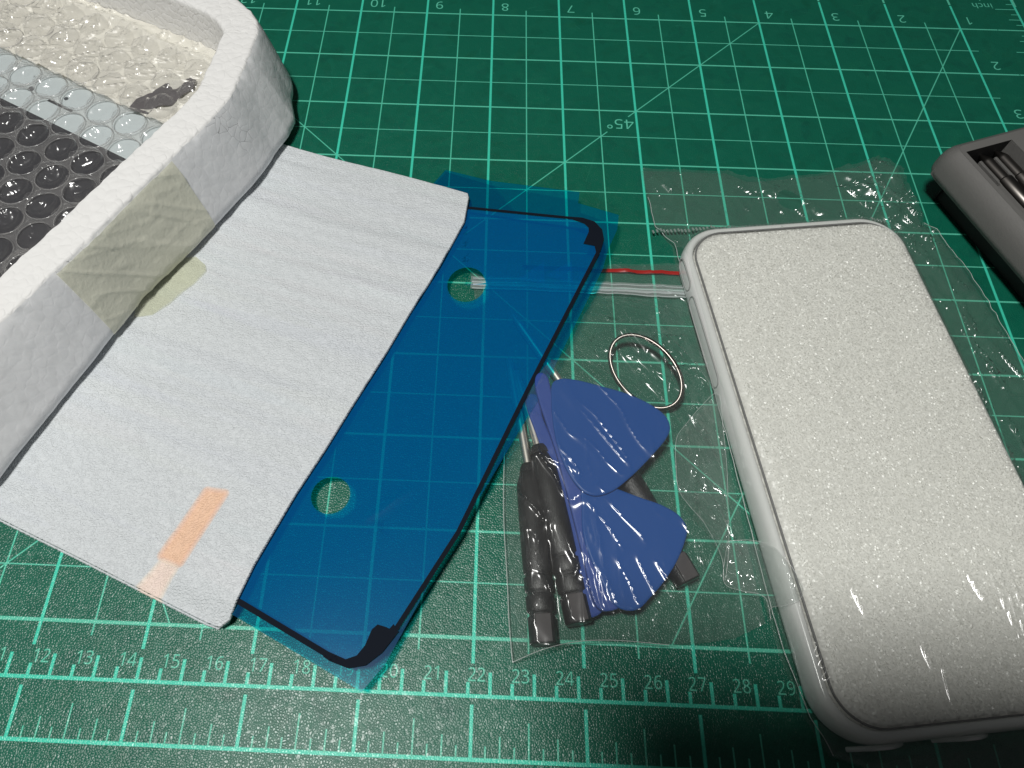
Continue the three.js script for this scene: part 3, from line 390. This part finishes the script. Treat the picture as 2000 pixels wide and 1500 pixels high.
  fold([[19.3, 50.8], [16.2, 55.3], [15.8, 61.7], [16.2, 67.8], [17.6, 73.3], [21.2, 76.4], [25, 84.4], [25.2, 89.5], [26.6, 83.4], [28.3, 73.3], [29.6, 62.6], [30.2, 49.8], [29.3, 40.4], [24.4, 44.6]], (x, z) => Math.max(4.6, bagTop(x, z) + .5), [[17.5, 73, 25, 85, 1.2, .7], [21, 77, 27, 82, 1, .6], [24, 83, 25.3, 89, 1, .5], [18, 56, 28, 68, .7, .5], [20, 50, 24, 66, .6, .5], [26.6, 84, 29.8, 52, .6, .4], [17, 66, 27, 76, .7, .4]], .945, 'folded_side');
  fold([[27, 80], [32.3, 80.2], [36, 83], [38.7, 87.5], [40.5, 92], [39.2, 94.5], [36.7, 95.5], [34.2, 95.8], [34.1, 98.2], [33.4, 93.2], [27.9, 91.6], [25.1, 90.2]], (x, z) => 5.2 + 5.9 * sstep(31, 37.5, x - (z - 88) * .15), [[39, 90, 27, 81, .9, .5], [39, 91, 28, 85, .9, .5], [38.6, 92, 27, 89.5, .9, .45], [38.4, 92.5, 33.6, 97.6, .9, .4], [37, 93, 30, 92, .8, .4], [39.6, 90, 33, 81, .8, .45]], .93, 'crumpled_corner');
  const edge = phys({ color: lin(.8, .84, .82), transmission: .55, thickness: 0, roughness: .2 });
  mesh('welded_edge', tube(P.slice(5, 10).map(([x, z]) => [x, bagTop(x, z) * .6 + .2, z]), .11, 120, 6), edge, bag);
  mesh('welded_edge', tube(P.slice(9, 14).map(([x, z]) => [x, bagTop(x, z) * .8 + .1, z]), .1, 120, 6), edge, bag);
  const strip = (z0, x0, x1, zz) => [...Array(24)].map((_, i) => { const t = i / 23, x = lerp(x0, x1, t), z = z0 + zz * t + .25 * vn(x / 6, 1, 9); return [x, Math.max(bagTop(x, z), .8) + .25, z]; });
  const ribbon = (z0, w, x0, x1, zz, y = 0) => grid(40, 4, (u, v) => { const x = lerp(x0, x1, u), z = z0 + zz * u + (v - .5) * w + .2 * vn(x / 7, 3, 5); return [x, Math.max(bagTop(x, z), .6) + .18 + y + .1 * Math.sin(v * Math.PI), z]; });
  mesh('red_stripe', ribbon(-3.6, 1.25, -22, 27.3, .4, -.15), phys({ color: lin(.5, .03, .025), transmission: .3, thickness: 0, roughness: .35 }), bag, 'red stripe along the bag mouth');
  const zip = phys({ color: lin(.72, .78, .78), transmission: .52, thickness: 0, roughness: .25 }), zipBand = phys({ color: lin(.8, .84, .83), transmission: .8, thickness: 0, roughness: .15 });
  mesh('zip_band', ribbon(2.6, 4.6, -37.4, 27.8, 1.2, 0), zipBand, bag, 'milky white zip band');
  for (const [o, w] of [[.9, .35], [2.2, .5], [3.1, .9], [4.5, .4]]) mesh('zip_rib', ribbon(o + .2, w, -37.2 + .5 * o % 1, 27.8, 1.2, .12), zip, bag);
}

// ---------------------------------------------------------------- phone case with its foam sheet, in a clear bag
const CE = [.135, .991], CC = [65.4, 51.2];
{
  const out = rrect(CC[0], CC[1], 33.5, 69.4, 12, CE, 12), s = area(out) > 0 ? 1 : -1, path = resample(out, 1.2, true);
  const cs = thing('phone_case', 'clear soft phone case lying open side up, filled with a sparkling foam sheet', 'phone case');
  const tpu = phys({ color: lin(.93, .935, .92), transmission: .26, thickness: 0, roughness: .2, ior: 1.48 }), groove = std({ color: lin(.16, .16, .16), roughness: .6 });
  mesh('shell', sweep(path, [[3, .5], [1.4, .9], [.5, 2], [.05, 3.6], [0, 6], [.25, 8], [.8, 9.1], [1.5, 9.6], [2.3, 9.5], [2.7, 9], [2.8, 8]], { s }), tpu, cs);
  mesh('back_panel', capFan(path.map(([x, z]) => [lerp(x, CC[0], .05), lerp(z, CC[1], .05)]), .8, true), tpu, cs);
  const loc = (f, e) => [CC[0] + CE[1] * f + CE[0] * e, CC[1] - CE[0] * f + CE[1] * e];
  mesh('seam_line', tube(resample(rrect(CC[0] + .55, CC[1] - .08, 30.85, 66.6, 9.8, CE, 12), 3, true).map(([x, z]) => [x, 9.6, z]), .26, 500, 6, true), groove, cs);
  const slot = (f0, e0, e1, y, r, name) => { const pts = [...Array(36)].map((_, i) => { const t = i / 36 * 6.283, L = (e1 - e0) / 2, c = Math.cos(t), q = Math.sin(t), e = (e0 + e1) / 2 + Math.sign(c) * Math.max(0, L - r) + r * c, p = loc(f0, e); return [p[0], y + r * 1.0 * q, p[1]]; }); mesh(name, tube(pts, .24, 120, 8, true), std({ color: lin(.32, .33, .32), roughness: .6 }), cs); };
  slot(-33.4, -60, -49.5, 6.4, 2, 'button_slot'); slot(-33.4, -47, -18, 5.6, 2.2, 'button_slot');
  for (const f of [-21.5, -2.5]) { const pts = [...Array(20)].map((_, i) => { const t = i / 19, p = loc(f + 12 * (t - .5) * 1.0, 69.6 + .25 * Math.sin(t * Math.PI)); return [p[0], 2.4 + 5 * Math.sin(t * Math.PI), p[1]]; }); mesh('port_rim', tube(pts, .55, 60, 8), tpu, cs); }
  // foam sheet filling the case
  const fp = rrect(CC[0] + 1.3 * CE[1] + .3 * CE[0], CC[1] - 1.3 * CE[0] + .3 * CE[1], 31.2, 66.3, 9.5, CE, 12);
  const foamN = phys({ color: lin(.80, .785, .745), normalMap: rep(T.flake, 1 / 50), normalScale: new THREE.Vector2(1.1, 1.1), roughness: .36, specularIntensity: .8 });
  const dist = (x, z) => { const dx = x - CC[0] - 1.3 * CE[1], dz = z - CC[1] + 1.3 * CE[0], f = Math.abs(dx * CE[1] - dz * CE[0]), e = Math.abs(dx * CE[0] + dz * CE[1]); const qx = Math.max(f - (31.2 - 9.5), 0), qz = Math.max(e - (66.3 - 9.5), 0); return 9.5 - Math.hypot(qx, qz); };
  const foamH = (x, z) => { const d = clamp(dist(x, z), 0, 4); return 8.9 + 1.75 * Math.sqrt(1 - Math.pow(1 - d / 4, 2)) + .25 * fbm(x / 18, z / 18, 3, 2); };
  const fm = sheet(fp, .6, foamH, { thick: 2.2 });
  const fmMesh = mesh('foam_insert', fm, foamN); tag(fmMesh, 'grey white sparkling foam sheet filling the clear phone case', 'foam sheet');
  { const Rr = rng(77), tri = new THREE.BufferGeometry(); tri.setAttribute('position', new THREE.BufferAttribute(new Float32Array([-.00026, 0, -.0002, .00026, 0, -.0002, .00020, 0, .0002, -.00026, 0, .00016]), 3)); tri.setAttribute('normal', new THREE.BufferAttribute(new Float32Array([0, 1, 0, 0, 1, 0, 0, 1, 0, 0, 1, 0]), 3)); tri.setIndex([0, 2, 1, 0, 3, 2]);
    const N = 60000, chips = new THREE.InstancedMesh(tri, phys({ color: lin(.79, .78, .74), roughness: .36, specularIntensity: 1, ior: 1.6 }), N), M = new THREE.Matrix4(), q = new THREE.Quaternion(); let k = 0;
    while (k < N) { const x = 25 + 82 * Rr(), z = -22 + 146 * Rr(); if (dist(x, z) < 1.2) continue; const az = Rr() * 6.283, tl = (12 + 26 * Rr()) * Math.PI / 180, sc = .35 + .75 * Rr(); q.setFromAxisAngle(new THREE.Vector3(Math.cos(az), 0, Math.sin(az)), tl).multiply(new THREE.Quaternion().setFromAxisAngle(new THREE.Vector3(0, 1, 0), Rr() * 6.28)); M.compose(new THREE.Vector3(x * MM, (foamH(x, z) + .05) * MM, z * MM), q, new THREE.Vector3(sc, sc, sc)); chips.setMatrixAt(k++, M); }
    chips.name = 'foam_cells'; chips.userData.kind = 'stuff'; fmMesh.add(chips); }
  // bag round the case
  const bag = thing('case_bag', 'clear crackly plastic bag with a hang hole around the phone case on the right', 'plastic bag');
  const clear = phys({ color: lin(.965, .98, .97), transmission: .978, thickness: 0, roughness: .17, ior: 1.5 });
  const outP = [[17.1, -45.5], [30, -45.6], [45, -45.5], [51.5, -42], [57, -42.6], [64.2, -43.8], [78.1, -46.4], [88, -50], [95.8, -53.8], [100, -53.4], [102.6, -50], [102.8, -45.7], [103.6, -34], [103.9, -25.9], [107.5, -23.4], [110, -15], [111.9, -8.5], [116, 7.7], [118.8, 23.1], [123, 44], [128, 70], [132, 100], [134, 132], [54, 128], [44.5, 125.2], [40.5, 118], [37.2, 104.7], [35.4, 92], [33.4, 72], [31.4, 52], [29.2, 34], [27.8, 20], [26, 6], [24.6, -8], [24.4, -13.8], [19.6, -20.8], [18.2, -33]];
  const hole = [...Array(17)].map((_, i) => { const a = -i / 16 * 6.28319 + 1.9; return [62.8 + 3.6 * Math.cos(a) + .6 * Math.sin(a), -32.6 + 3.1 * Math.sin(a) + .9 * Math.cos(a)]; });
  let bi = 0, bj = 0, bd = 1e9; outP.forEach((p, i) => hole.forEach((q, j) => { const d = Math.hypot(p[0] - q[0], p[1] - q[1]); if (d < bd) { bd = d; bi = i; bj = j; } }));
  const keyed = [...outP.slice(0, bi + 1), ...hole.slice(bj), ...hole.slice(1, bj + 1), outP[bi], ...outP.slice(bi + 1)];
  const cd = (x, z) => { const dx = x - CC[0], dz = z - CC[1], f = Math.abs(dx * CE[1] - dz * CE[0]), e = Math.abs(dx * CE[0] + dz * CE[1]); const qx = Math.max(f - 21.5, 0), qz = Math.max(e - 57.4, 0); return Math.hypot(qx, qz) - 12; };
  const folds = [[80, -46, 92, -34, 2.6, 2.2], [84, -50, 96, -30, 2.4, 1.9], [88, -44, 100, -26, 1.6, .9], [92, -34, 104, -20, 1.4, .8], [86, -34, 98, -22, 1.6, .7], [47, -46, 76, -26, 1.9, 1.7], [52, -40, 66, -30, .9, 1.2], [96, -26, 104, -6, 1, 1], [100, 0, 112, 20, .8, 1.2], [104, 20, 114, 44, .7, 1.4], [20, -42, 27, -34, .7, .8],
    [85.6, 85, 87.5, 104, .85, .6], [83.4, 84, 85.8, 101, .7, .5], [87.6, 84, 89.6, 103, .85, .6], [78, 86, 81.4, 96, .8, .6], [51, 90, 53.6, 98.5, .7, .6], [56.2, 88, 63, 101, .5, .4], [63.8, 102, 65.3, 109, .8, .6], [67, 105, 67.3, 115, .6, .45], [36.4, 92, 42.4, 117, 1.0, .5], [37.4, 94, 43.4, 118, .9, .45], [35.6, 88, 40.6, 113, .9, .5], [38.6, 97, 44.6, 118, .6, .4], [30, 40, 37, 60, .8, .7], [33, 60, 39, 96, 1.1, .6], [36, 84, 44, 118, .9, .6]];
  const RF = rng(57); for (let k = 0; k < 60; k++) { const top = k < 34, x = top ? 20 + 84 * RF() : 92 + 26 * RF(), z = top ? -46 + 30 * RF() : -24 + 90 * RF(), a = top ? (RF() < .5 ? .5 + .6 * RF() : RF() * 3.14) : 1 + .7 * RF(), l = 4 + 12 * RF(); folds.push([x, z, x + l * Math.cos(a), z + l * Math.sin(a), (.3 + .8 * RF()) * (x > 74 ? 1.2 : .6), .3 + .4 * RF()]); }
  const bagH = (x, z) => { const d = cd(x, z), on = sstep(2.6, -3.5, d), wr = .5 * Math.pow(1 - Math.abs(vn(x / 8 + z / 20, z / 8, 71)), 5) + .35 * Math.pow(1 - Math.abs(vn(x / 3.6 - z / 10, z / 4.6 + x / 13, 72)), 5); const flat = 1.1 + wr * (1.5 + 1.6 * sstep(78, 96, x) * sstep(-14, -28, z)) + 1.3 * sstep(-26, -16, z) * sstep(8, 0, d); return lerp(Math.max(flat, 9.6 - 1.6 * Math.max(0, d + 1.2)), 11.1 + .16 * wr + (d > -5 ? -.5 * sstep(-4, 0, d) : 0), on) + crease(x, z, folds) * (on > .5 ? 1.0 : 1); };
  mesh('top_sheet', sheet(keyed, .6, bagH), clear, bag);
  mesh('bottom_sheet', sheet(outP, 4, (x, z) => .22 + .1 * vn(x / 7, z / 7, 14)), clear, bag);
  const edge = phys({ color: lin(.85, .88, .87), transmission: .6, thickness: 0, roughness: .2 });
  const run = (a, b, r) => mesh('welded_edge', tube(resample(outP.slice(a, b), 2).map(([x, z]) => [x, Math.min(bagH(x, z), 3.4) + .05 + .2 * vn(x, z, 3), z]), r, 240, 6), edge, bag);
  run(13, 24, .08); run(24, 37, .1);
  const teeth = []; for (let i = 0; i < 66; i++) { const t = i / 65, x = lerp(18.6, 91.5, t), z = lerp(-18.4, -26, t); const y = bagH(x, z); const g = new RoundedBoxGeometry(.00058, .00045, .0012, 1, .0001); g.rotateY(.35); g.translate(x * MM, (y + .2) * MM, z * MM); teeth.push(g); }
  mesh('perforated_seam', mergeGeometries(teeth), phys({ color: lin(.4, .5, .46), transmission: .5, thickness: 0, roughness: .15 }), bag, 'toothed weld across the bag above the case');
}

// ---------------------------------------------------------------- grey screwdriver bit box
{
  const E = [.353, .936], F = [.936, -.353], pt = (f, e) => [F[0] * f + E[0] * e, F[1] * f + E[1] * e];
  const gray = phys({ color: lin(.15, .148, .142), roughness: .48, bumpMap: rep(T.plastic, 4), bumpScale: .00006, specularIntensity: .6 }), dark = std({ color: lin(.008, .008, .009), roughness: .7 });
  const kit = thing('bit_box', 'dark grey plastic screwdriver bit box at the right edge, its tray open', 'tool box');
  const path = []; const f0 = 110.6, e0 = -2.4, f1 = 190, e1 = 70, r = 5.6;
  for (const [cf, ce, a0] of [[f0 + r, e0 + r, 180], [f1 - r, e0 + r, 270], [f1 - r, e1 - r, 0], [f0 + r, e1 - r, 90]]) for (let k = 0; k <= 12; k++) { const a = (a0 + 90 * k / 12) * Math.PI / 180; path.push(pt(cf + r * Math.cos(a), ce + r * Math.sin(a))); }
  const R = resample(path, 2, true), s = area(R) > 0 ? 1 : -1;
  const prof = [[7, 9.2], [1.4, 9.2], [.7, 9.6], [.55, 10.6], [.05, 10.9], [0, 12], [.1, 14.6], [.5, 16.6], [1.3, 18.3], [2.5, 19.5], [3.3, 20.02]];
  mesh('body', sweep(R, prof, { s, uvs: 1 / 40 }), gray, kit);
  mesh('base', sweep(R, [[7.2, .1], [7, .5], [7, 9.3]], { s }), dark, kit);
  // deck with two tray openings
  const n = R.length, ins = R.map((p, i) => { const a = R[(i + n - 1) % n], b = R[(i + 1) % n], tx = b[0] - a[0], tz = b[1] - a[1], l = Math.hypot(tx, tz); return [p[0] - s * tz / l * 3.2, p[1] + s * tx / l * 3.2]; });
  const trays = [[115.2, 131.6, 3.4, 62], [136.6, 154, 2.8, 62]];
  const sh = new THREE.Shape(ins.map((p) => new THREE.Vector2(p[0] * MM, -p[1] * MM))); for (const [a, b, c, d] of trays) sh.holes.push(new THREE.Path([pt(a, c), pt(b, c), pt(b, d), pt(a, d)].map((p) => new THREE.Vector2(p[0] * MM, -p[1] * MM))));
  mesh('deck', new THREE.ShapeGeometry(sh).rotateX(-Math.PI / 2).translate(0, .02005, 0), gray, kit);
  const box = (fa, fb, ea, eb, ya, yb, m, name, par = kit, rad = .25) => { const g = new RoundedBoxGeometry((fb - fa) * MM, (yb - ya) * MM, (eb - ea) * MM, 2, rad * MM); g.rotateY(Math.atan2(E[0], E[1])); const c = pt((fa + fb) / 2, (ea + eb) / 2); g.translate(c[0] * MM, (ya + yb) / 2 * MM, c[1] * MM); return mesh(name, g, m, par); };
  for (const [a, b, c, d] of trays) {
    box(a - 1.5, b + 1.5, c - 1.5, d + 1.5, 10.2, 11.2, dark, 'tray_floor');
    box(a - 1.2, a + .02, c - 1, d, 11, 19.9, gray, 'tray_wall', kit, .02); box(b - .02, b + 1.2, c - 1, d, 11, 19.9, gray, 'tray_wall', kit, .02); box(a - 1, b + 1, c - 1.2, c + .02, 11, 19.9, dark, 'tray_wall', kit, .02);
    for (let k = 0; k < 3; k++) { box(a + .2 + k * 5.5, a + 1.2 + k * 5.5, 5.5, 16, 11, 16.6, gray, 'slot_rib', kit, .3); if (k !== 0) continue; }
    box(a + .2, a + 5.2, 16, d, 11, 17.4, gray, 'tray_ledge', kit, .4);
  }
  box(110.9, 114.2, .8, 4.2, 9.9, 13.2, gray, 'hinge_tab', kit, .5);
  const steel = std({ color: lin(.16, .15, .14), metalness: 1, roughness: .36 });
  const bit = (f, label) => {
    const g = thing('driver_bit', label, 'driver bit', 'driver bits in the grey box tray'), y = 16.2, P = (e) => { const q = pt(f, e); return [q[0], y, q[1]]; };
    mesh('hex_body', turned(P(14), P(26), [[0, 0], [0, 2.0], [.5, 2.4], [12, 2.4], [12, 0]], 6), steel, g);
    mesh('shaft', turned(P(14.2), P(3), [[0, 1.75], [7.4, 1.75], [8.4, 1.5], [10.2, .7], [11.2, .25], [11.25, 0]], 18), steel, g);
  };
  bit(123.3, 'steel driver bit nearest the empty slot in the grey box tray'); bit(128.8, 'steel driver bit at the right edge of the photo in the grey box tray'); 
}
// ---------------------------------------------------------------- the phone taking the picture, held level with the lens, shading the near right of the mat
{
  const ph = thing('smartphone', 'black phone held above the near right of the mat, casting a dark shadow', 'phone');
  const body = mesh('body', new RoundedBoxGeometry(.152, .074, .008, 4, .0038), phys({ color: lin(.02, .02, .022), roughness: .35 }), ph);
  const up = new THREE.Vector3(-.0377, .4754, -.8789), rt = new THREE.Vector3(.9992, .0045, -.0405), bk = new THREE.Vector3(.0153, .8797, .4752);
  const c = new THREE.Vector3(-.03572, .17489, .13141).addScaledVector(rt, .076 - .022).addScaledVector(up, -.037 + .0225).addScaledVector(bk, .007);
  ph.position.copy(c); ph.setRotationFromMatrix(new THREE.Matrix4().makeBasis(rt, up, bk));
}
renderer.render(scene, camera);
